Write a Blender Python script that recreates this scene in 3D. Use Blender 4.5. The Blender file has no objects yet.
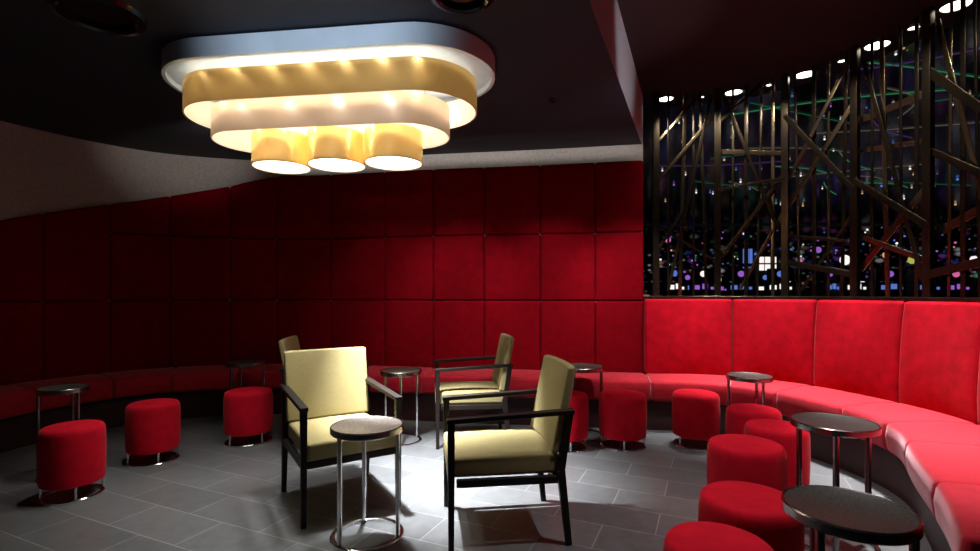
import bpy, bmesh, math, random
from mathutils import Vector, Matrix
random.seed(7)
S=bpy.context.scene; COL=S.collection
F=500.0; HZ=293.0; CH=1.2
# ------------------------------------------------------------ materials
def newmat(name):
    m=bpy.data.materials.new(name); m.use_nodes=True
    nt=m.node_tree; b=nt.nodes['Principled BSDF']; return m,nt,b
def setin(b,k,v):
    if k in b.inputs: b.inputs[k].default_value=v
def basic(name,col,rough=.5,metal=0,noise=0.0,nscale=20,bump=0,sheen=0,emis=None,es=0,coat=0,spec=None,bscale=None,stint=(1,.55,.55),translucent=0):
    m,nt,b=newmat(name)
    c=(*col,1)
    setin(b,'Base Color',c); setin(b,'Roughness',rough); setin(b,'Metallic',metal)
    if sheen: setin(b,'Sheen Weight',sheen); setin(b,'Sheen Roughness',.4); setin(b,'Sheen Tint',(*stint,1))
    if coat: setin(b,'Coat Weight',coat)
    if spec is not None: setin(b,'Specular IOR Level',spec)
    if emis: setin(b,'Emission Color',(*emis,1)); setin(b,'Emission Strength',es)
    if noise or bump:
        tc=nt.nodes.new('ShaderNodeTexCoord')
        n=nt.nodes.new('ShaderNodeTexNoise'); n.inputs['Scale'].default_value=nscale; n.inputs['Detail'].default_value=4
        nt.links.new(tc.outputs['Object'],n.inputs['Vector'])
        if noise:
            r=nt.nodes.new('ShaderNodeValToRGB')
            r.color_ramp.elements[0].position=.3; r.color_ramp.elements[1].position=.7
            r.color_ramp.elements[0].color=(*[x*(1-noise) for x in col],1)
            r.color_ramp.elements[1].color=(*[min(1,x*(1+noise)) for x in col],1)
            nt.links.new(n.outputs['Fac'],r.inputs['Fac']); nt.links.new(r.outputs['Color'],b.inputs['Base Color'])
        if bump:
            n2=nt.nodes.new('ShaderNodeTexNoise'); n2.inputs['Scale'].default_value=bscale or nscale*4
            nt.links.new(tc.outputs['Object'],n2.inputs['Vector'])
            bp=nt.nodes.new('ShaderNodeBump'); bp.inputs['Strength'].default_value=bump; bp.inputs['Distance'].default_value=.01
            nt.links.new(n2.outputs['Fac'],bp.inputs['Height']); nt.links.new(bp.outputs['Normal'],b.inputs['Normal'])
    if translucent:
        out=nt.nodes['Material Output']; tr=nt.nodes.new('ShaderNodeBsdfTranslucent'); tr.inputs['Color'].default_value=c
        mx=nt.nodes.new('ShaderNodeMixShader'); mx.inputs[0].default_value=translucent
        nt.links.new(b.outputs[0],mx.inputs[1]); nt.links.new(tr.outputs[0],mx.inputs[2]); nt.links.new(mx.outputs[0],out.inputs['Surface'])
    return m
M={}
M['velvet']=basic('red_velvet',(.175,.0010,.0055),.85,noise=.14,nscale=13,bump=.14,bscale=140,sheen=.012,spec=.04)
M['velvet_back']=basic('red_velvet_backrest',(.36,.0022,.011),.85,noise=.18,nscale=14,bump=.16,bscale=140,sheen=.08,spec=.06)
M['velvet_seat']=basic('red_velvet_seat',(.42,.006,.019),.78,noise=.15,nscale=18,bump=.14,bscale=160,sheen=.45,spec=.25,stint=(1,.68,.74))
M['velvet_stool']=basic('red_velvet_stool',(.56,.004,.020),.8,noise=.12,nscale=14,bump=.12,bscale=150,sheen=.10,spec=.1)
M['plinth']=basic('dark_plinth',(.03,.003,.004),.6,noise=.2)
M['fabric']=basic('olive_gold_fabric',(.315,.265,.125),.85,noise=.08,nscale=90,bump=.2,bscale=350,sheen=.03,spec=.15)
M['wood']=basic('espresso_wood',(.010,.006,.005),.5,noise=.3,nscale=12,spec=.25)
M['chrome']=basic('chrome',(.80,.80,.82),.12,1,noise=.05)
M['steel']=basic('dark_steel',(.30,.28,.27),.25,1,noise=.08)
M['tabletop']=basic('dark_stone_top',(.045,.038,.034),.5,noise=.8,nscale=110,spec=.35)
M['tabletop2']=basic('brown_stone_top',(.20,.17,.15),.4,noise=.6,nscale=90,spec=.4)
M['plaster']=basic('gray_textured_wall',(.42,.395,.37),.9,noise=.12,nscale=40,bump=.6,bscale=120)
M['ceil']=basic('dark_ceiling',(.012,.013,.023),.75,noise=.1,nscale=3)
M['ceil_red']=basic('dark_red_ceiling',(.020,.006,.007),.6,noise=.15,nscale=3)
M['fascia']=basic('ceiling_fascia',(.52,.50,.54),.8,noise=.06)
M['bronze']=basic('dark_bronze_metal',(.10,.077,.055),.25,.92,noise=.15,nscale=6)
M['bronze2']=basic('gold_bronze_metal',(.36,.28,.17),.2,.97,noise=.15,nscale=6)
M['black']=basic('black_gloss',(.006,.006,.007),.15,noise=.1)
M['gold']=basic('gold_shade',(.95,.67,.28),.27,1,noise=.04,nscale=4,emis=(1,.64,.24),es=.02,translucent=.17)
M['peach']=basic('champagne_shade',(.95,.79,.68),.30,1,noise=.04,nscale=4,emis=(1,.80,.66),es=.04,translucent=.24)
M['innerwhite']=basic('shade_lining',(.95,.92,.84),.6,noise=.02,emis=(1,.90,.70),es=.6,translucent=.45)
M['bluegrey']=basic('bluegrey_metal_rim',(.78,.86,.95),.5,.1,noise=.06,nscale=5)
M['trayin']=basic('tray_underside',(.55,.65,.78),.5,noise=.05)
M['bulb']=basic('lamp_diffuser',(1,1,1),.5,noise=.01,emis=(1,.95,.84),es=2.8)
M['downlight']=basic('downlight_glass',(1,1,1),.5,noise=.01,emis=(1,.95,.88),es=5)
M['casino_dark']=basic('casino_dark',(.006,.006,.010),.7,noise=.2,nscale=2)
M['casino_gloss']=basic('casino_glossy_ceiling',(.10,.095,.105),.14,1,noise=.3,nscale=3,bump=.3,bscale=2.2)
M['casino_metal']=basic('machine_cabinet',(.015,.013,.02),.4,.3,noise=.2)
def em(name,c,s): return basic(name,tuple(x*.1 for x in c),.5,noise=.02,emis=c,es=s)
E={'white':em('glow_white',(1,.95,.9),1.0),'blue':em('glow_blue',(.16,.3,.95),.55),'purple':em('glow_purple',(.45,.16,.85),.6),
 'pink':em('glow_pink',(1,.2,.5),.6),'green':em('glow_green',(.1,.7,.3),.2),'teal':em('glow_teal',(.1,.5,.6),.35),
 'amber':em('glow_amber',(1,.6,.3),.6),'red':em('glow_red',(1,.08,.05),.8),'yellow':em('glow_yellow',(.7,.9,.15),.5),
 'dimgreen':em('glow_dim_green',(.05,.5,.2),.12),'dimpurple':em('glow_dim_purple',(.3,.12,.5),.14),'dimgrey':em('glow_dim_grey',(.6,.5,.4),.12)}
def hall_mat():
    m,nt,b=newmat('distant_hall_lights')
    L=nt.links; N=nt.nodes.new
    b.inputs['Base Color'].default_value=(.006,.006,.010,1)
    tc=N('ShaderNodeTexCoord')
    sx=N('ShaderNodeSeparateXYZ'); L.new(tc.outputs['Object'],sx.inputs['Vector'])
    mr=N('ShaderNodeMapRange'); mr.inputs['From Min'].default_value=1.6; mr.inputs['From Max'].default_value=4.0; mr.inputs['To Min'].default_value=.5; mr.inputs['To Max'].default_value=.05
    L.new(sx.outputs['Z'],mr.inputs['Value'])
    cols=[(0,(.05,.08,.5)),(.2,(.28,.08,.6)),(.36,(.9,.88,.85)),(.50,(.04,.03,.08)),(.72,(.65,.38,.15)),(.82,(.06,.45,.28)),(.92,(.6,.12,.4))]
    outs=[]
    for sc_,thr,g in (((1.4,.01,2.6),.42,1.0),((3.3,.01,5.0),.38,.7)):
        mp=N('ShaderNodeMapping'); mp.inputs['Scale'].default_value=sc_; L.new(tc.outputs['Object'],mp.inputs['Vector'])
        v=N('ShaderNodeTexVoronoi'); v.inputs['Scale'].default_value=1.0; L.new(mp.outputs['Vector'],v.inputs['Vector'])
        lt=N('ShaderNodeMapRange'); lt.inputs['From Min'].default_value=thr; lt.inputs['From Max'].default_value=.04; lt.inputs['To Max'].default_value=g; L.new(v.outputs['Distance'],lt.inputs['Value'])
        sc=N('ShaderNodeSeparateColor'); L.new(v.outputs['Color'],sc.inputs[0])
        r=N('ShaderNodeValToRGB'); r.color_ramp.interpolation='CONSTANT'
        r.color_ramp.elements[0].color=(*cols[0][1],1); r.color_ramp.elements[1].position=cols[1][0]; r.color_ramp.elements[1].color=(*cols[1][1],1)
        for p,c in cols[2:]:
            e=r.color_ramp.elements.new(p); e.color=(*c,1)
        L.new(sc.outputs[0],r.inputs['Fac'])
        vm=N('ShaderNodeVectorMath'); vm.operation='SCALE'; L.new(r.outputs['Color'],vm.inputs[0]); L.new(lt.outputs[0],vm.inputs['Scale']); outs.append(vm)
    ad=N('ShaderNodeVectorMath'); ad.operation='ADD'; L.new(outs[0].outputs[0],ad.inputs[0]); L.new(outs[1].outputs[0],ad.inputs[1])
    L.new(ad.outputs[0],b.inputs['Emission Color']); L.new(mr.outputs[0],b.inputs['Emission Strength'])
    return m
M['hall']=hall_mat()
def floor_mat():
    m,nt,b=newmat('slate_floor_tiles')
    tc=nt.nodes.new('ShaderNodeTexCoord'); mp=nt.nodes.new('ShaderNodeMapping'); mp.inputs['Rotation'].default_value=(0,0,math.radians(24))
    br=nt.nodes.new('ShaderNodeTexBrick'); br.inputs['Scale'].default_value=1.0
    br.inputs['Color1'].default_value=(.165,.174,.184,1); br.inputs['Color2'].default_value=(.225,.235,.245,1); br.inputs['Mortar'].default_value=(.50,.51,.52,1)
    br.inputs['Mortar Size'].default_value=.0023; br.inputs['Brick Width'].default_value=.52; br.inputs['Row Height'].default_value=.26
    br.inputs['Mortar Smooth'].default_value=.1
    n=nt.nodes.new('ShaderNodeTexNoise'); n.inputs['Scale'].default_value=14; n.inputs['Detail'].default_value=10; n.inputs['Roughness'].default_value=.65
    mx=nt.nodes.new('ShaderNodeMixRGB'); mx.blend_type='MULTIPLY'; mx.inputs['Fac'].default_value=.65
    nt.links.new(tc.outputs['Object'],mp.inputs['Vector']); nt.links.new(mp.outputs['Vector'],br.inputs['Vector']); nt.links.new(tc.outputs['Object'],n.inputs['Vector'])
    nt.links.new(br.outputs['Color'],mx.inputs['Color1']); nt.links.new(n.outputs['Fac'],mx.inputs['Color2']); nt.links.new(mx.outputs['Color'],b.inputs['Base Color'])
    rr=nt.nodes.new('ShaderNodeMapRange'); rr.inputs['To Min'].default_value=.24; rr.inputs['To Max'].default_value=.48
    nt.links.new(n.outputs['Fac'],rr.inputs['Value']); nt.links.new(rr.outputs['Result'],b.inputs['Roughness'])
    bp=nt.nodes.new('ShaderNodeBump'); bp.inputs['Strength'].default_value=.3; bp.inputs['Distance'].default_value=.004; bp.invert=True
    nt.links.new(br.outputs['Fac'],bp.inputs['Height']); nt.links.new(bp.outputs['Normal'],b.inputs['Normal'])
    return m
M['floor']=floor_mat()
# ------------------------------------------------------------ mesh helpers
def mkobj(name,bm,mats,parent=None,smooth=True,bevel=0,seg=3,ang=35):
    me=bpy.data.meshes.new(name); bmesh.ops.recalc_face_normals(bm,faces=bm.faces); bm.to_mesh(me); bm.free()
    if not isinstance(mats,(list,tuple)): mats=[mats]
    for m in mats: me.materials.append(m)
    for p in me.polygons: p.use_smooth=smooth
    o=bpy.data.objects.new(name,me); COL.objects.link(o)
    if parent: o.parent=parent
    if bevel:
        md=o.modifiers.new('Bevel','BEVEL'); md.width=bevel; md.segments=seg; md.limit_method='ANGLE'; md.angle_limit=math.radians(ang); md.harden_normals=False
        o.modifiers.new('WN','WEIGHTED_NORMAL')
    elif smooth and hasattr(me,'set_sharp_from_angle'):
        me.set_sharp_from_angle(angle=math.radians(40))
    return o
def empty(name,loc=(0,0,0),rz=0):
    o=bpy.data.objects.new(name,None); o.empty_display_size=.1; o.location=loc; o.rotation_euler=(0,0,rz); COL.objects.link(o); return o
def meta(o,label,cat,group=None):
    o['label']=label; o['category']=cat
    if group: o['group']=group
    return o
def struct(o,label=None):
    o['kind']='structure'
    if label: o['label']=label
    return o
def add_box(bm,c,s,rot=None):
    r=bmesh.ops.create_cube(bm,size=1); 
    for v in r['verts']:
        p=Vector((v.co.x*s[0],v.co.y*s[1],v.co.z*s[2]))
        if rot: p=rot@p
        v.co=p+Vector(c)
    return r['verts']
def add_bar(bm,a,b,w,d,side=None):
    a=Vector(a); b=Vector(b); z=(b-a); L=z.length; z.normalize()
    x=Vector(side) if side is not None else Vector((1,0,0))
    x=(x-z*x.dot(z)); 
    if x.length<1e-4: x=Vector((0,1,0))-z*z.y
    x.normalize(); y=z.cross(x)
    m=Matrix((x,y,z)).transposed()
    return add_box(bm,(a+b)/2,(w,d,L),m)
def add_tube(bm,a,b,r,n=10):
    a=Vector(a); b=Vector(b); d=b-a
    m=Matrix.Translation((a+b)/2)@d.to_track_quat('Z','Y').to_matrix().to_4x4()
    bmesh.ops.create_cone(bm,cap_ends=True,segments=n,radius1=r,radius2=r,depth=d.length,matrix=m)
def lathe(bm,prof,n=40,c=(0,0)):
    rings=[]
    for r,z in prof:
        if r<1e-5: rings.append([bm.verts.new((c[0],c[1],z))])
        else: rings.append([bm.verts.new((c[0]+r*math.cos(2*math.pi*i/n),c[1]+r*math.sin(2*math.pi*i/n),z)) for i in range(n)])
    for A,B in zip(rings,rings[1:]):
        for i in range(n):
            j=(i+1)%n
            if len(A)==1 and len(B)==1: continue
            if len(A)==1: bm.faces.new((A[0],B[i],B[j]))
            elif len(B)==1: bm.faces.new((A[i],A[j],B[0]))
            else: bm.faces.new((A[i],A[j],B[j],B[i]))
# ------------------------------------------------------------ room curve
ctrl=[(-3.85,0.2),(-3.95,1.2),(-4.05,2.3),(-4.12,3.3),(-4.02,4.15),(-3.5,4.95),(-2.75,5.30),(-1.94,5.38),(-.57,5.12),(.5,4.95),(1.46,4.77),
      (1.90,4.74),(2.30,4.58),(2.60,4.30),(2.78,3.95),(2.91,3.44),(2.93,3.0),(2.80,2.55),(2.5,2.07),(2.2,1.58),(1.87,1.13),(1.6,.8)]
def catmull(P,n=24):
    out=[]
    P=[Vector(p) for p in P]; P=[2*P[0]-P[1]]+P+[2*P[-1]-P[-2]]
    for i in range(1,len(P)-2):
        a,b,c,d=P[i-1:i+3]
        for k in range(n):
            t=k/n
            out.append(.5*((2*b)+(c-a)*t+(2*a-5*b+4*c-d)*t*t+(3*b-a-3*c+d)*t**3))
    out.append(P[-2]); return out
CP=catmull(ctrl); CL=[0]
for a,b in zip(CP,CP[1:]): CL.append(CL[-1]+(b-a).length)
TOT=CL[-1]
def curve(s):
    s=max(0,min(TOT-1e-6,s))
    import bisect
    i=min(len(CP)-2,max(0,bisect.bisect_right(CL,s)-1)); t=(s-CL[i])/(CL[i+1]-CL[i])
    return CP[i].lerp(CP[i+1],t)
def nrm(s):
    d=curve(s+.06)-curve(s-.06); d.normalize(); return Vector((d.y,-d.x))
def off(s,o): return curve(s)+nrm(s)*o
def s_of_px(px,lo=0,hi=None):
    best=None
    k=(px-490)/F
    for i,p in enumerate(CP):
        if p.y<.5 or CL[i]<lo or (hi and CL[i]>hi): continue
        e=abs(p.x/p.y-k)
        if best is None or e<best[0]: best=(e,CL[i])
    return best[1]
def corner_s(x,y): return min(((p-Vector((x,y))).length,CL[i]) for i,p in enumerate(CP))[1]
SC=corner_s(1.46,4.77)
def sweep(bm,s0,s1,prof,step=.08,puff=0):
    n=max(1,int((s1-s0)/step)); rings=[]
    for i in range(n+1):
        s=s0+(s1-s0)*i/n
        pr=prof(s) if callable(prof) else prof
        rings.append([bm.verts.new((*off(s,o),z)) for o,z in pr])
    k=len(rings[0])
    for A,B in zip(rings,rings[1:]):
        for j in range(k): bm.faces.new((A[j],A[(j+1)%k],B[(j+1)%k],B[j]))
    bm.faces.new(rings[0]); bm.faces.new(rings[-1][::-1])
def rect(o0,o1,z0,z1): return [(o0,z0),(o1,z0),(o1,z1),(o0,z1)]
# ------------------------------------------------------------ room shell
bm=bmesh.new(); add_box(bm,(2,6,-.05),(16,22,.1)); f=mkobj('floor',bm,M['floor'],smooth=False); struct(f,'dark slate tiled floor')
ZC=2.62; ZU=3.12
bm=bmesh.new(); sweep(bm,0,SC,rect(-.12,0,0,ZC)); struct(mkobj('wall_back',bm,M['plaster']),'grey textured curved wall above red panels')
bm=bmesh.new(); sweep(bm,SC,TOT,rect(-.10,0,0,1.13)); struct(mkobj('wall_right',bm,M['plinth']),'low wall under the metal screen')
dirv=Vector((1.46-.48,4.80-2.42)); pA=Vector((.48,2.42))-dirv*1.2; pB=Vector((.48,2.42))+dirv*1.03
poly=[pA]+[pB]+[off(s,-.12) for s in [SC-SC*i/60 for i in range(0,61)]]
bm=bmesh.new()
lo=[bm.verts.new((p.x,p.y,ZC)) for p in poly]; hi=[bm.verts.new((p.x,p.y,ZU+.1)) for p in poly]
bm.faces.new(lo); bm.faces.new(hi)
for i in range(len(poly)):
    j=(i+1)%len(poly); fc=bm.faces.new((lo[i],lo[j],hi[j],hi[i])); 
    if i==0: fc.material_index=1
struct(mkobj('ceiling_low',bm,[M['ceil'],M['fascia']],smooth=False),'dark lowered ceiling with pale edge fascia').name='ceiling'
poly=[pA,pB]+[off(SC+(TOT-SC)*i/40,-.42) for i in range(0,41)]
bm=bmesh.new()
lo=[bm.verts.new((p.x,p.y,ZU)) for p in poly]; hi=[bm.verts.new((p.x,p.y,ZU+.15)) for p in poly]
bm.faces.new(lo); bm.faces.new(hi)
for i in range(len(poly)):
    j=(i+1)%len(poly); bm.faces.new((lo[i],lo[j],hi[j],hi[i]))
o=struct(mkobj('ceiling',bm,M['ceil_red'],smooth=False),'raised dark red ceiling over the banquette')
# ------------------------------------------------------------ red wall panels
seams=[332,384,434,486,540,595]
ss=[s_of_px(p,hi=SC) for p in seams]
ss=[s_of_px(p,hi=SC) for p in (172,230,278)]+ss+[SC]
d0=.50
left=[]; s=ss[0]
while s-d0>1.2: s-=d0; left.append(s)
ss=left[::-1]+ss
rows=[(.42,1.125),(1.125,1.78),(1.78,2.46)]
def toplim(s):
    p=curve(s)
    px=490+F*p.x/p.y if p.y>.6 else -400
    if px>=290 : return 2.46
    t=min(1.3,(290-px)/290)
    return 2.46-.66*t*min(1,t*3+.4)
for a,b in zip(ss,ss[1:]):
    for (z0,z1) in rows:
        top_row=(z1>2)
        if (z1>1.2 and not top_row and min(toplim(a),toplim(b))<z1+.12): z1=9
        elif top_row and min(toplim(a),toplim(b))<z0+.12: continue
        def pr(s,z0=z0,z1=z1,a=a,b=b):
            zt=min(z1,toplim(s)); zt=max(zt,z0+.02)
            t=(s-a)/(b-a); pf=.018*math.sin(math.pi*max(0,min(1,t)))**.5
            zm=(z0+zt)/2
            return [(.0,z0+.001),(.045,z0+.001),(.045+pf*.8,z0*.75+zt*.25),(.045+pf,zm),(.045+pf*.8,z0*.25+zt*.75),(.045,zt-.001),(.0,zt-.001)]
        bm=bmesh.new(); sweep(bm,a+.0006,b-.0006,pr,step=.06)
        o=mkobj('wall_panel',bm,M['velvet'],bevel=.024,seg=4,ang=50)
        meta(o,'square red velvet upholstered panel on the back wall','wall panel','red velvet wall panels')
# ------------------------------------------------------------ banquette
ban=empty('banquette',(*off(SC,.3),0)); meta(ban,'long curved red velvet banquette running along the wall','bench')
loc=ban.location.copy()
def child_sweep(name,s0,s1,prof,mat,bevel,step=.08,label=None):
    bm=bmesh.new(); sweep(bm,s0,s1,prof,step)
    for v in bm.verts: v.co-=loc
    o=mkobj(name,bm,mat,parent=ban,bevel=bevel,ang=50)
    if label: o['label']=label
    return o
SB0=1.2
def dep(s):
    if s<SC-1.2: return .50
    if s<SC: return .50-.05*(1-(SC-s)/1.2)
    return .45+min(1,(s-SC)/1.2)*.12
child_sweep('plinth',SB0,TOT-.02,lambda s:rect(.005,dep(s)-.06,0,.26),M['plinth'],.004,label='dark recessed plinth')
sc=[SB0]; 
while sc[-1]+.68<SC: sc.append(sc[-1]+.68)
sc[-1]=SC-.0
rs=[SC]+[s_of_px(p,lo=SC) for p in (733,823,913)]
rs.append(rs[-1]+.62)
while rs[-1]+.62<TOT-.1: rs.append(rs[-1]+.62)
for a,b in zip(sc+rs[1:],(sc+rs[1:])[1:]):
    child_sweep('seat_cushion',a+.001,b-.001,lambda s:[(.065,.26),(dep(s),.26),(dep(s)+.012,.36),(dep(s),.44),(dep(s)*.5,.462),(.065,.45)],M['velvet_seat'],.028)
for a,b in zip(rs,rs[1:]):
    def pr(s,a=a,b=b):
        t=max(0,min(1,(s-a)/(b-a))); pf=.024*math.sin(math.pi*t)**.5
        return [(.003,.44),(.13,.44),(.128+pf,.6),(.12+pf,.78),(.105+pf*.8,.98),(.085,1.145),(.003,1.145)]
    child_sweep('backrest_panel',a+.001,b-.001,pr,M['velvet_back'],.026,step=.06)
bm=bmesh.new(); sweep(bm,SC+.0,TOT,rect(-.12,.055,1.147,1.172)); struct(mkobj('trim_1',bm,M['bronze'],bevel=.004),'dark metal sill under the screen')
# ------------------------------------------------------------ metal lattice screen
scr=empty('lattice_screen',(*off(SC+1.5,0),1.172)); meta(scr,'bronze metal lattice screen of posts and crossing diagonal bars','screen')
sl=scr.location.copy()
ZT=ZU-.004
def Ppx(px,py,o=0):
    s=s_of_px(px,lo=SC); c=curve(s); z=CH+(HZ-py)*c.y/F; z=max(1.19,min(ZT-.02,z)); q=off(s,o); return Vector((q.x,q.y,z)),nrm(s)
def bar(name,a,b,w,d,n,mat):
    bm=bmesh.new(); side=Vector((n.x,n.y,0)); side=side.cross((b-a).normalized())
    add_bar(bm,a-sl,b-sl,w,d,side)
    return mkobj(name,bm,mat,parent=scr,bevel=.002,seg=1)
def post(s): 
    q=off(s,-.03); bar('post',Vector((q.x,q.y,1.173)),Vector((q.x,q.y,ZT)),.058,.04,nrm(s),M['bronze'])
for px in (657,717,783,853,925): post(s_of_px(px,lo=SC))
sl_s=s_of_px(925,lo=SC)
for k in range(1,4): post(sl_s+.45*k)
for i,px in enumerate((670,682,694,706,732,745,757,770,797,810,824,838,868,881,895,910,940,955,970)):
    (a,n)=Ppx(px,1000,-.055); a.z=1.173; q=off(s_of_px(px+(0,4,0,-5,0)[i%5],lo=SC),-.055)
    bar('slat',a,Vector((q.x,q.y,ZT)),(.022,.036,.022,.030)[i%4],.008,n,M['bronze2'] if i%3==1 else M['bronze'])
diag=[(660,180,716,112,.035),(657,225,717,262,.03),(660,140,700,85,.03),(668,290,712,95,.03),
(717,150,783,152,.045),(720,120,762,72,.035),(717,262,783,170,.035),(722,80,778,230,.03),(740,290,783,205,.03),
(783,115,853,190,.045),(785,205,850,100,.04),(783,262,853,275,.05),(787,180,850,48,.035),(800,290,850,215,.03),
(853,120,925,90,.06),(853,180,925,225,.05),(856,270,925,180,.05),(860,60,920,280,.035),(853,235,925,262,.04),
(925,70,978,110,.06),(925,235,975,205,.06),(925,275,978,262,.06),(930,20,972,200,.04),(925,150,978,175,.05),
(660,250,690,200,.03),(783,235,853,242,.03),(853,150,925,140,.04),(717,190,783,178,.03)]
for i,(x0,y0,x1,y1,w_) in enumerate(diag):
    o_=-.012-.009*(i%3)+ (0 if i%2 else -.036)
    a,n=Ppx(x0,y0,o_); b,n2=Ppx(x1,y1,o_)
    bar('diagonal_bar',a,b,w_*.95,.007,(n+n2).normalized(),M['bronze2'] if i%2==0 else M['bronze'])
# ------------------------------------------------------------ downlights above the screen
def fixture_round(x,y,z,r,name='recessed_downlight',lab='bright round recessed downlight in the dark red ceiling'):
    e=empty(name,(x,y,z)); meta(e,lab,'ceiling light','downlights above the screen')
    bm=bmesh.new(); lathe(bm,[(r,-.001),(r,-.012),(r*1.06,-.016),(r*1.18,-.010),(r*1.2,-.001),(r,-.001)],32); mkobj('trim_ring',bm,M['bronze'],parent=e)
    bm=bmesh.new(); lathe(bm,[(0,-.008),(r*.98,-.008),(r*.98,-.002),(0,-.002)],32); mkobj('diffuser',bm,M['downlight'],parent=e)
for px,r_ in ((672,.07),(702,.03),(732,.075),(765,.03),(797,.08),(828,.03),(860,.08),(895,.035),(934,.08)):
    s=s_of_px(px,lo=SC); q=off(s,-.17)
    fixture_round(q.x,q.y,ZU,r_)
for k in (1,2):
    q=off(sl_s+.65*k,-.17); fixture_round(q.x,q.y,ZU,.065)
def round_fix(px,py,r,group='round black ceiling fittings'):
    Y=(ZC-CH)*F/(HZ-py); X=(px-490)/F*Y
    e=empty('ceiling_speaker',(X,Y,ZC)); meta(e,'round glossy black recessed fitting in the dark ceiling','ceiling fixture',group)
    bm=bmesh.new(); lathe(bm,[(r*.72,-.002),(r*.72,-.02),(r*.8,-.03),(r*.95,-.022),(r,-.0),(r*.72,-.0)],48); mkobj('rim',bm,M['black'],parent=e)
    bm=bmesh.new(); lathe(bm,[(0,-.012),(r*.4,-.010),(r*.7,-.003),(r*.72,-.001),(0,-.001)],48); mkobj('cover',bm,M['black'],parent=e)
round_fix(98,12,.21); round_fix(462,-8,.16)
Y=(ZC-CH)*F/(HZ-99); X=(553-490)/F*Y
bm=bmesh.new(); lathe(bm,[(0,-.02),(.02,-.02),(.028,-.012),(.03,0),(0,0)],20); o=mkobj('sprinkler_head',bm,M['black']); o.location=(X,Y,ZC); meta(o,'small dark sprinkler head on the ceiling','sprinkler')
# ------------------------------------------------------------ chandelier
ch=empty('chandelier',(-.99,3.11,ZC),math.radians(-7.5)); meta(ch,'tiered oval chandelier of gold bands and drum shades','chandelier')
def stadium(L,D,n=20):
    r=D/2; h=L/2-r; pts=[]
    for i in range(n+1):
        a=-math.pi/2+math.pi*i/n; pts.append((h+r*math.cos(a),r*math.sin(a)))
    for i in range(n+1):
        a=math.pi/2+math.pi*i/n; pts.append((-h+r*math.cos(a),r*math.sin(a)))
    return pts
def band(name,L,D,z0,z1,mats,t=.008,label=None,cx=0):
    bm=bmesh.new(); o=stadium(L,D); i_=stadium(L-2*t,D-2*t); n=len(o)
    ov=[[bm.verts.new((x+cx,y,z-ZC)) for x,y in o] for z in (z0,z1)]; iv=[[bm.verts.new((x+cx,y,z-ZC)) for x,y in i_] for z in (z0,z1)]
    for k in range(n):
        j=(k+1)%n
        bm.faces.new((ov[0][k],ov[0][j],ov[1][j],ov[1][k])).material_index=0
        bm.faces.new((iv[0][k],iv[1][k],iv[1][j],iv[0][j])).material_index=1
        bm.faces.new((ov[0][k],iv[0][k],iv[0][j],ov[0][j])).material_index=0
        bm.faces.new((ov[1][k],ov[1][j],iv[1][j],iv[1][k])).material_index=0
    ob=mkobj(name,bm,mats,parent=ch)
    if label: ob['label']=label
    return ob
def plate(name,L,D,z0,z1,mat,label=None):
    bm=bmesh.new(); o=stadium(L,D)
    a=[bm.verts.new((x,y,z0-ZC)) for x,y in o]; b=[bm.verts.new((x,y,z1-ZC)) for x,y in o]
    bm.faces.new(a); bm.faces.new(b)
    for k in range(len(o)):
        j=(k+1)%len(o); bm.faces.new((a[k],a[j],b[j],b[k]))
    ob=mkobj(name,bm,mat,parent=ch)
    if label: ob['label']=label
plate('ceiling_plate',2.0,.82,2.53,2.615,M['trayin'])
band('tray_rim',2.05,.87,2.50,2.61,[M['bluegrey'],M['trayin']],.02,'blue-grey metal outer rim')
band('band_shade',1.83,.69,2.295,2.475,[M['gold'],M['innerwhite']],.008,'wide upper gold band')
band('band_shade',1.50,.52,2.15,2.325,[M['peach'],M['innerwhite']],.008,'narrower champagne gold middle band')
plate('inner_diffuser',1.46,.48,2.30,2.305,M['innerwhite'])
DX=.04
for cx in (-.365,0,.365):
    band('drum_shade',.35,.35,1.99,2.18,[M['gold'],M['innerwhite']],.006,'gold drum shade',cx=cx+DX)
    bm=bmesh.new(); lathe(bm,[(0,2.00-ZC),(.165,2.00-ZC),(.165,2.01-ZC),(0,2.01-ZC)],32,c=(cx+DX,0)); o=mkobj('diffuser',bm,M['bulb'],parent=ch); o['label']='glowing white round diffuser'
for sx in (-.6,.6):
    bm=bmesh.new(); add_tube(bm,(sx,0,-.09),(sx,0,-.29),.008); mkobj('suspension_rod',bm,M['chrome'],parent=ch)
for cx in (-.365,0,.365):
    bm=bmesh.new(); add_tube(bm,(cx+DX,0,-.31),(cx+DX,0,-.60),.008); mkobj('suspension_rod',bm,M['chrome'],parent=ch)
def chpt(x,y,z): 
    v=Matrix.Rotation(ch.rotation_euler.z,3,'Z')@Vector((x,y,0)); return (ch.location.x+v.x,ch.location.y+v.y,z)
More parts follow.
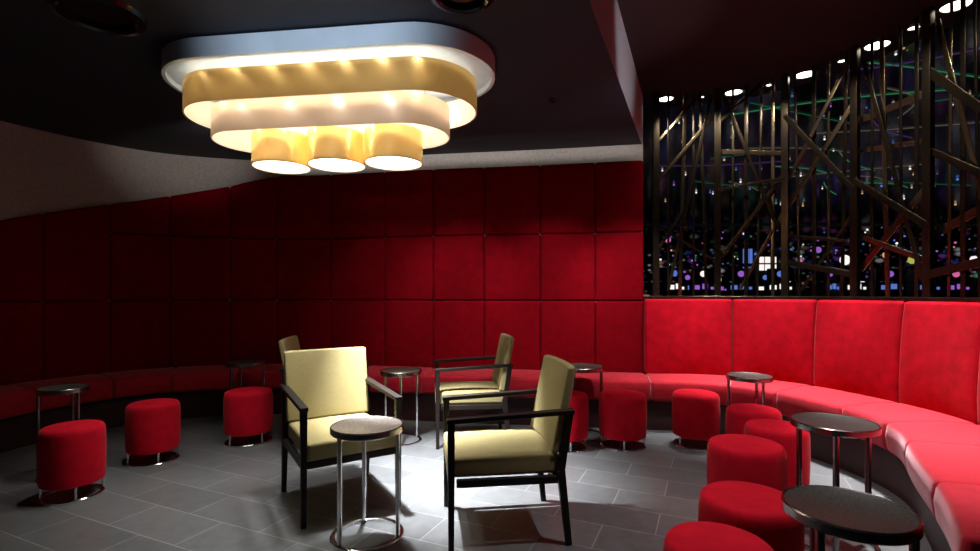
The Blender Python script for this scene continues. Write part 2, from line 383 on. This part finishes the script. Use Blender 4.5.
# ------------------------------------------------------------ armchair
def armchair(W=.55,D=.57):
    e=empty('armchair')
    hw=W/2-.02; hd=D/2-.02
    def leg(x,front):
        bm=bmesh.new()
        if front:
            vs=add_bar(bm,(x,-hd,0),(x,-hd,.60),.034,.034)
        else:
            add_bar(bm,(x,hd+.03,0),(x,hd-.01,.36),.034,.038); add_bar(bm,(x,hd-.01,.35),(x,hd+.035,.64),.032,.034)
        for v in bm.verts:
            if v.co.z<.05: v.co.x=x+(v.co.x-x)*.75; yc=-hd if front else hd+.03; v.co.y=yc+(v.co.y-yc)*.75
        return mkobj('leg',bm,M['wood'],parent=e,bevel=.003,seg=2)
    for x in (-hw,hw):
        leg(x,True); leg(x,False)
    bm=bmesh.new()
    add_box(bm,(0,-hd,.317),(W-.07,.026,.036)); add_box(bm,(0,hd-.03,.317),(W-.07,.026,.036))
    for x in (-hw,hw): add_box(bm,(x,0,.317),(.026,D-.09,.036))
    mkobj('seat_frame',bm,M['wood'],parent=e,bevel=.003,seg=2)
    bm=bmesh.new(); bmesh.ops.create_grid(bm,x_segments=10,y_segments=10,size=.5)
    top=list(bm.verts)
    r=bmesh.ops.extrude_face_region(bm,geom=list(bm.faces)); ex=[g for g in r['geom'] if isinstance(g,bmesh.types.BMVert)]
    for v in bm.verts: v.co.x*=W-.072; v.co.y*=D-.03
    for v in bm.verts:
        v.co.y-=.012
    for v in ex:
        u=2*v.co.x/(W-.075); w=2*(v.co.y+.012)/(D-.03); v.co.z=.428+.022*(1-min(1,u*u))*(1-min(1,w*w))
    for v in top: v.co.z=.335
    mkobj('seat',bm,M['fabric'],parent=e,bevel=.018,seg=4,ang=50)
    bm=bmesh.new(); nx,nz=10,8; fr=[];bk=[]
    for j in range(nz+1):
        t=j/nz; z=.435+t*.41; yb=hd-.055+t*.085; fr.append([]);bk.append([])
        for i in range(nx+1):
            u=-1+2*i/nx; x=u*(W/2-.022 - .004*(1-t)); cv=.018*(1-u*u); th=.052-.012*t
            pf=.010*(1-u*u)*(1-(2*t-1)**2)
            fr[-1].append(bm.verts.new((x,yb+cv-pf,z))); bk[-1].append(bm.verts.new((x,yb+cv+th,z)))
    for j in range(nz):
        for i in range(nx):
            bm.faces.new((fr[j][i],fr[j][i+1],fr[j+1][i+1],fr[j+1][i])); bm.faces.new((bk[j][i],bk[j+1][i],bk[j+1][i+1],bk[j][i+1]))
    for j in range(nz):
        bm.faces.new((fr[j][0],fr[j+1][0],bk[j+1][0],bk[j][0])); bm.faces.new((fr[j][nx],bk[j][nx],bk[j+1][nx],fr[j+1][nx]))
    for i in range(nx):
        bm.faces.new((fr[0][i],bk[0][i],bk[0][i+1],fr[0][i+1])); bm.faces.new((fr[nz][i],fr[nz][i+1],bk[nz][i+1],bk[nz][i]))
    mkobj('backrest',bm,M['fabric'],parent=e,bevel=.012,seg=3,ang=50)
    for x in (-hw,hw):
        bm=bmesh.new(); add_bar(bm,(x,-hd-.022,.606),(x,hd+.055,.636),.042,.024)
        mkobj('armrest',bm,M['wood'],parent=e,bevel=.005,seg=2)
    return e
def clone(src,name,loc,rz,scale=None):
    c=src.copy(); COL.objects.link(c); c.name=name; c.location=loc; c.rotation_euler=(0,0,rz)
    if scale: c.scale=scale
    for ch_ in list(src.children):
        k=ch_.copy(); COL.objects.link(k); k.parent=c
    return c
base=armchair()
def ang(fx,fy): return math.atan2(fx,-fy)
meta(base,'olive-gold upholstered armchair with espresso wood frame beside the round table','armchair','olive-gold armchairs')
base.location=(-.875,2.91,0); base.rotation_euler=(0,0,ang(.53,-.85))
for loc_,fv,lab in (((.05,2.60,0),(-.99,-.13),'olive-gold armchair seen side-on, dark wood frame with open arms'),
                 ((-.17,4.13,0),(-1,-.12),'olive-gold armchair with dark wood frame standing near the banquette'),
                 ((-1.28,4.0,0),(.985,.17),'olive-gold armchair mostly hidden behind another armchair')):
    c=clone(base,'armchair',loc_,ang(*fv)); c['label']=lab
# ------------------------------------------------------------ tables
def side_table(top,H=.565,R=.195,rim='chrome',lm='chrome',lr=.011):
    e=empty('side_table')
    bm=bmesh.new(); lathe(bm,[(0,H-.004),(R-.014,H-.004),(R-.010,H-.001),(R-.008,H-.006),(R-.008,H-.020),(0,H-.020)],56); mkobj('tabletop',bm,M[top],parent=e)
    bm=bmesh.new(); lathe(bm,[(R-.009,H-.002),(R-.004,H),(R,H-.004),(R,H-.028),(R-.004,H-.032),(R-.03,H-.032),(R-.03,H-.020),(R-.009,H-.020),(R-.009,H-.002)],56)
    o=mkobj('rim',bm,M[rim],parent=e)
    bm=bmesh.new(); lathe(bm,[(R-.024,0),(R-.024,.012),(R-.020,.015),(R-.004,.015),(R,.012),(R,0),(R-.024,0)],56); o=mkobj('base_ring',bm,M[lm],parent=e); o['label']='chrome floor ring'
    for k in range(3):
        a=math.radians(90+120*k); r=R-.02
        bm=bmesh.new(); add_tube(bm,(r*math.cos(a),r*math.sin(a),.008),(r*math.cos(a),r*math.sin(a),H-.03),lr,14); o=mkobj('leg',bm,M[lm],parent=e); o['label']='slim chrome leg'
    return e
t0=side_table('tabletop2',.55,.178,'steel'); t0.location=(-.607,2.475,0); t0.rotation_euler=(0,0,.35)
meta(t0,'small round table with speckled brown top on chrome legs','side table','round side tables')
t2=clone(t0,'side_table',(-.72,4.05,0),1.2,(.93,.93,1.05)); t2['label']='small round chrome-legged table between two armchairs'
t1=side_table('tabletop',.585,.195,'steel','steel',.014); t1.location=(1.03,1.44,0); t1.scale=(.85,.85,1); meta(t1,'round dark-topped table with dark steel legs beside red stools','side table','round side tables')
for (x,y,r_,sc_) in ((1.65,2.40,.5,.93),(1.94,3.74,.9,.82),(.77,4.22,.2,.95),(-2.2,4.50,.7,.88),(-2.79,3.27,.3,.70)):
    clone(t1,'side_table',(x,y,0),r_,(sc_,sc_,1))
# ------------------------------------------------------------ stools
def stool():
    e=empty('stool'); R=.19;H=.42;z0=.085
    bm=bmesh.new(); lathe(bm,[(0,z0),(R-.02,z0),(R-.006,z0+.006),(R-.002,z0+.03),(R+.002,z0+.17),(R,H-.055),(R-.003,H-.030),(R-.010,H-.013),(R-.022,H-.004),(R-.04,H),(R*.5,H+.008),(0,H+.010)],56); mkobj('cushion',bm,M['velvet_stool'],parent=e)
    bm=bmesh.new(); lathe(bm,[(R-.03,0),(R-.03,.012),(R-.024,.016),(R-.010,.016),(R-.006,.012),(R-.006,0),(R-.03,0)],48); o=mkobj('base_ring',bm,M['chrome'],parent=e); o['label']='chrome floor ring'
    for k in range(4):
        a=math.radians(45+90*k); r=R-.018
        bm=bmesh.new(); add_tube(bm,(r*math.cos(a),r*math.sin(a),.01),(r*math.cos(a),r*math.sin(a),z0+.004),.008,10); o=mkobj('leg',bm,M['chrome'],parent=e); o['label']='short chrome leg'
    return e
st=stool(); st.location=(-2.47,2.96,0); st.scale=(.83,.83,1); meta(st,'round red velvet drum stool on a chrome ring base','stool','red velvet drum stools')
for i,(x,y,sc_) in enumerate(((-2.41,3.58,.87),(-1.95,4.04,.95),(1.04,3.92,.95),(.585,3.90,.95),(1.62,3.94,.92),(1.79,3.40,.90),(1.70,2.97,.90),(1.34,2.62,.98),(1.0,1.93,.95),(.72,1.57,.88))):
    clone(st,'stool',(x,y,0),.3*i,(sc_,sc_,1))
# ------------------------------------------------------------ casino hall beyond the screen
HC=4.9
bm=bmesh.new(); add_box(bm,(13,27.05,2.4),(40,.1,4.8)); struct(mkobj('wall_far',bm,M['hall'],smooth=False),'dark far wall of the gaming hall')
bm=bmesh.new(); add_box(bm,(17,16,HC+.05),(30,22,.1)); struct(mkobj('ceiling',bm,M['casino_gloss'],smooth=False),'glossy reflective ceiling of the gaming hall')
bm=bmesh.new(); add_box(bm,(21,16,-.06),(22,24,.1)); struct(mkobj('floor',bm,M['casino_dark'],smooth=False),'dark gaming hall floor')
def machine(c1,c2):
    e=empty('slot_machine')
    bm=bmesh.new(); add_box(bm,(0,0,.45),(.62,.55,.9)); add_box(bm,(0,.1,1.15),(.62,.35,.6)); add_box(bm,(0,.1,1.62),(.56,.25,.3)); mkobj('cabinet',bm,M['casino_metal'],parent=e,bevel=.02,seg=2)
    bm=bmesh.new()
    for (x,z,w,h) in ((-.14,1.33,.14,.10),(.05,1.35,.12,.12),(.2,1.31,.06,.06)): add_box(bm,(x,-.08,z),(w,.02,h))
    mkobj('screen',bm,E[c1],parent=e,smooth=False)
    bm=bmesh.new(); lathe(bm,[(0,-.01),(.07,-.01),(.07,.01),(0,.01)],20)
    for v in bm.verts: v.co=Vector((v.co.x,v.co.z-.035,v.co.y+1.64))
    mkobj('topper',bm,E[c2],parent=e,smooth=False)
    return e
prot=[]
for i,(a,b) in enumerate((('blue','purple'),('white','blue'),('purple','pink'),('teal','purple'),('purple','white'),('purple','amber'))):
    m=machine(a,b); prot.append(m); m.location=(5.6+2.2*i,14.2,0); meta(m,'dark slot machine with small glowing coloured screen','slot machine','slot machines in the hall')
for row,(y,step) in enumerate(((11.5,.85),(16.5,.85),(18.8,.9),(22,.9))):
    x=.36*y
    while x<1.08*y:
        if random.random()<.8:
            clone(random.choice(prot),'slot_machine',(x+random.uniform(-.08,.08),y+random.uniform(-.3,.3),0),random.uniform(-.7,.7))
        x+=step
def signo(px,py,y,r,col):
    x=(px-490)/F*y; z=CH+(HZ-py)*y/F
    bm=bmesh.new(); lathe(bm,[(0,-.02),(r,-.02),(r,.02),(0,.02)],24)
    for v in bm.verts: v.co=Vector((v.co.x,v.co.z,v.co.y))
    o=mkobj('sign_disc',bm,E[col]); o.location=(x,y,z); meta(o,'glowing round %s sign in the dark hall'%col,'illuminated sign','round glowing signs')
for px,py,y,r,c in ((845,260,13,.13,'white'),(886,255,13,.08,'amber'),(912,260,13,.10,'yellow'),(974,260,13,.10,'white'),(668,240,13,.07,'pink'),(818,250,13,.08,'purple'),(895,248,13,.07,'teal')):
    signo(px,py,y,r,c)
lampm={}
def bulb(x,y,z,col,k):
    if col not in lampm:
        b2=bmesh.new(); bmesh.ops.create_uvsphere(b2,u_segments=10,v_segments=6,radius=.024)
        o=mkobj('hall_bulb',b2,E[col]); lampm[col]=o
    else:
        o=lampm[col].copy(); COL.objects.link(o)
    o.location=(x,y,z); o.scale=(k,)*3
    meta(o,'tiny glowing %s bulb in the dark gaming hall'%col.replace('dim','dim '),'light bulb','coloured hall bulbs')
for i in range(120):
    y=random.uniform(12.6,24); px=random.uniform(655,985); py=random.gauss(252,14)
    z=CH+(HZ-py)*y/F
    if z>4.0 or z<1.95: continue
    bulb((px-490)/F*y,y,z,random.choice(('white','white','amber','blue','purple','teal','purple','green','blue','pink')),random.uniform(.6,1.4)*y/14)
for i in range(120):
    y=7.5+14*random.random()**1.3; px=random.uniform(652,985)
    k=random.uniform(.6,1.2)*y/12
    bulb((px-490)/F*y,y,HC-.03*k,random.choice(('white','amber','amber','dimgrey','blue','purple','white','teal')),k)
for k2 in range(20):
    y0=random.uniform(7.5,17); x0=random.uniform(.33,.9)*y0; a=random.uniform(-.5,.9); L=random.uniform(1.5,4); bend=random.uniform(-.5,.5)
    bm=bmesh.new(); pts=[]
    for k in range(11):
        t=k/10; pts.append((x0+L*t*math.cos(a)-bend*math.sin(math.pi*t)*math.sin(a),y0+L*t*math.sin(a)+bend*math.sin(math.pi*t)*math.cos(a),HC-.014))
    for p,q in zip(pts,pts[1:]): add_tube(bm,p,q,.011,6)
    o=mkobj('neon_strip',bm,E[('green','dimgrey','dimgreen','dimpurple','green','dimgrey','dimgreen')[k2%7]]); meta(o,'thin neon line fixed to the hall ceiling','neon light','thin neon ceiling lines')
def kiosk(px,y,w,z0,z1,col,lab):
    e=empty('display_kiosk',((px-490)/F*y,y,0)); meta(e,lab,'display kiosk')
    bm=bmesh.new(); add_box(bm,(0,.1,z1/2+.05),(w+.15,.14,z1+.1)); mkobj('cabinet',bm,M['casino_metal'],parent=e,bevel=.01)
    bm=bmesh.new(); 
    for k in range(3):
        for j in range(2): add_box(bm,((k-1)*w/3,.02,z0+(j+.5)*(z1-z0)/2),(w/3*.8,.02,(z1-z0)/2*.8))
    mkobj('screen',bm,E[col],parent=e,smooth=False)
kiosk(768,14.9,.55,1.85,2.3,'white','bright white lit display panel in the hall')
kiosk(748,15.2,.3,1.5,2.6,'blue','tall blue lit display panel in the hall')
# ------------------------------------------------------------ lights
def light(kind,loc,power,col=(1,1,1),target=None,size=.1,angle=60,blend=.6):
    d=bpy.data.lights.new(kind.lower()+'_lamp',kind); d.energy=power; d.color=col
    if kind=='SPOT': d.spot_size=math.radians(angle); d.spot_blend=blend; d.shadow_soft_size=size
    elif kind=='POINT': d.shadow_soft_size=size
    elif kind=='AREA': d.shape='RECTANGLE'; d.size=size[0]; d.size_y=size[1]; d.spread=math.radians(angle)
    o=bpy.data.objects.new(d.name,d); o.location=loc; COL.objects.link(o)
    if target is not None: o.rotation_euler=(Vector(target)-Vector(loc)).to_track_quat('-Z','Y').to_euler()
    return o
W=(1,.98,.95)
for cx in (-.365,0,.365):
    p=chpt(cx+DX,0,1.985); light('SPOT',p,50,W,(p[0]+.0,p[1]-.15,0),.04,88,.9)
p=chpt(.3,0,1.985); light('SPOT',p,1150,(.97,.985,1),(-.25,3.3,0),.03,62,1.0)
for cx in (-.66,-.40,-.13,.13,.40,.66):
    for yy in (-.28,.28): light('POINT',chpt(cx,yy,2.385),.75,(1,.88,.66),size=.012)
for cx in (-.5,-.17,.17,.5):
    light('POINT',chpt(cx,-.215,2.23),.35,(1,.93,.84),size=.012)
for cx in (-.365,0,.365):
    light('POINT',chpt(cx+DX,-.09,2.05),3.2,(1,.93,.80),size=.02)
for cx in (-.66,-.44,-.22,0,.22,.44,.66):
    p=chpt(cx,-.385,2.52); light('SPOT',p,4.2,(1,.92,.76),(p[0],p[1],0),.012,104,.5)
for cx in (-.45,-.15,.15,.45):
    p=chpt(cx,-.30,2.335); light('SPOT',p,3.0,(1,.95,.88),(p[0],p[1],0),.012,104,.5)
def wash(s0,s1,z,pw,dist=.75,spread=24):  # added area strips without fittings, brighten the grey band above the panels
    sm=(s0+s1)/2; n=nrm(sm); a=off(sm,dist); t=off(sm,0); light('AREA',(a.x,a.y,z),pw,(1,.96,.92),(t.x,t.y,z+.0),( (s1-s0),.02),spread)
s300=s_of_px(300,hi=SC)
wash(s300,s300+1.2,2.58,.28,spread=22); wash(s300+1.2,s300+2.4,2.58,.34,spread=22); wash(s300+2.4,SC,2.58,.28,spread=22)
light('SPOT',(-2.0,3.9,2.48),24,(1,.94,.88),(-3.05,5.10,2.76),.05,58,1.0)  # added spot with no fixture, lightens the left grey wall
light('SPOT',(-.9,.5,1.7),150,(.70,.84,1),(-.9,2.8,2.60),.05,38,.9)  # added bluish spot in open air, lifts the chandelier rim
for (x,y,t,pw) in ((.55,3.4,(.55,4.95,.75),128),(1.2,3.5,(1.3,4.8,.7),138),(-.35,3.7,(-.35,5.1,.75),108),(-1.0,3.9,(-1.05,5.25,.8),32)):
    light('SPOT',(x,y,2.6),pw,(1,.93,.9),t,.04,56,.85)
for px,pw in ((680,250),(745,340),(820,440),(900,500)):
    s=s_of_px(px,lo=SC); p=off(s,.44); q=off(s,.37); light('SPOT',(p.x,p.y,3.08),pw,(1,.95,.94),(q.x,q.y,.4),.04,36,.95)
for ds in (.5,1.0,1.5):
    p=off(sl_s+ds,.48); q=off(sl_s+ds,.37); light('SPOT',(p.x,p.y,3.08),450,(1,.95,.94),(q.x,q.y,.4),.04,36,.95)
light('SPOT',(1.0,2.0,3.08),150,(1,.95,.92),(1.2,2.2,0),.05,62,.85)
light('SPOT',(1.55,3.3,3.08),60,(1,.95,.92),(1.6,3.4,0),.05,50,.85)
light('SPOT',(-2.15,3.15,2.58),42,(1,.96,.92),(-2.25,3.45,0),.04,52,.9)  # extra spot added to brighten the left stools and floor
light('SPOT',(2.1,2.7,2.0),36,(.95,.95,1),(1.1,3.6,2.92),.04,42,.8)  # fill spot added in mid-air to lighten the ceiling fascia
for px in (690,750,820,890,960):  # added warm accent spots that pick out the lattice screen
    s=s_of_px(px,lo=SC); p=off(s,.6); q=off(s,0); light('SPOT',(p.x,p.y,3.05),17,(1,.90,.74),(q.x,q.y,2.3),.04,80,.8)
w=bpy.data.worlds.new('World'); S.world=w; w.use_nodes=True
w.node_tree.nodes['Background'].inputs[0].default_value=(.5,.55,.7,1); w.node_tree.nodes['Background'].inputs[1].default_value=.004
cd=bpy.data.cameras.new('camera'); cd.sensor_width=36; cd.lens=F/980*36; cd.shift_y=(HZ-275.5)/980
cam=bpy.data.objects.new('camera',cd); cam.location=(0,0,CH); cam.rotation_euler=(math.radians(90),0,0); COL.objects.link(cam); S.camera=cam
try:
    S.view_settings.view_transform='Standard'
except Exception: pass
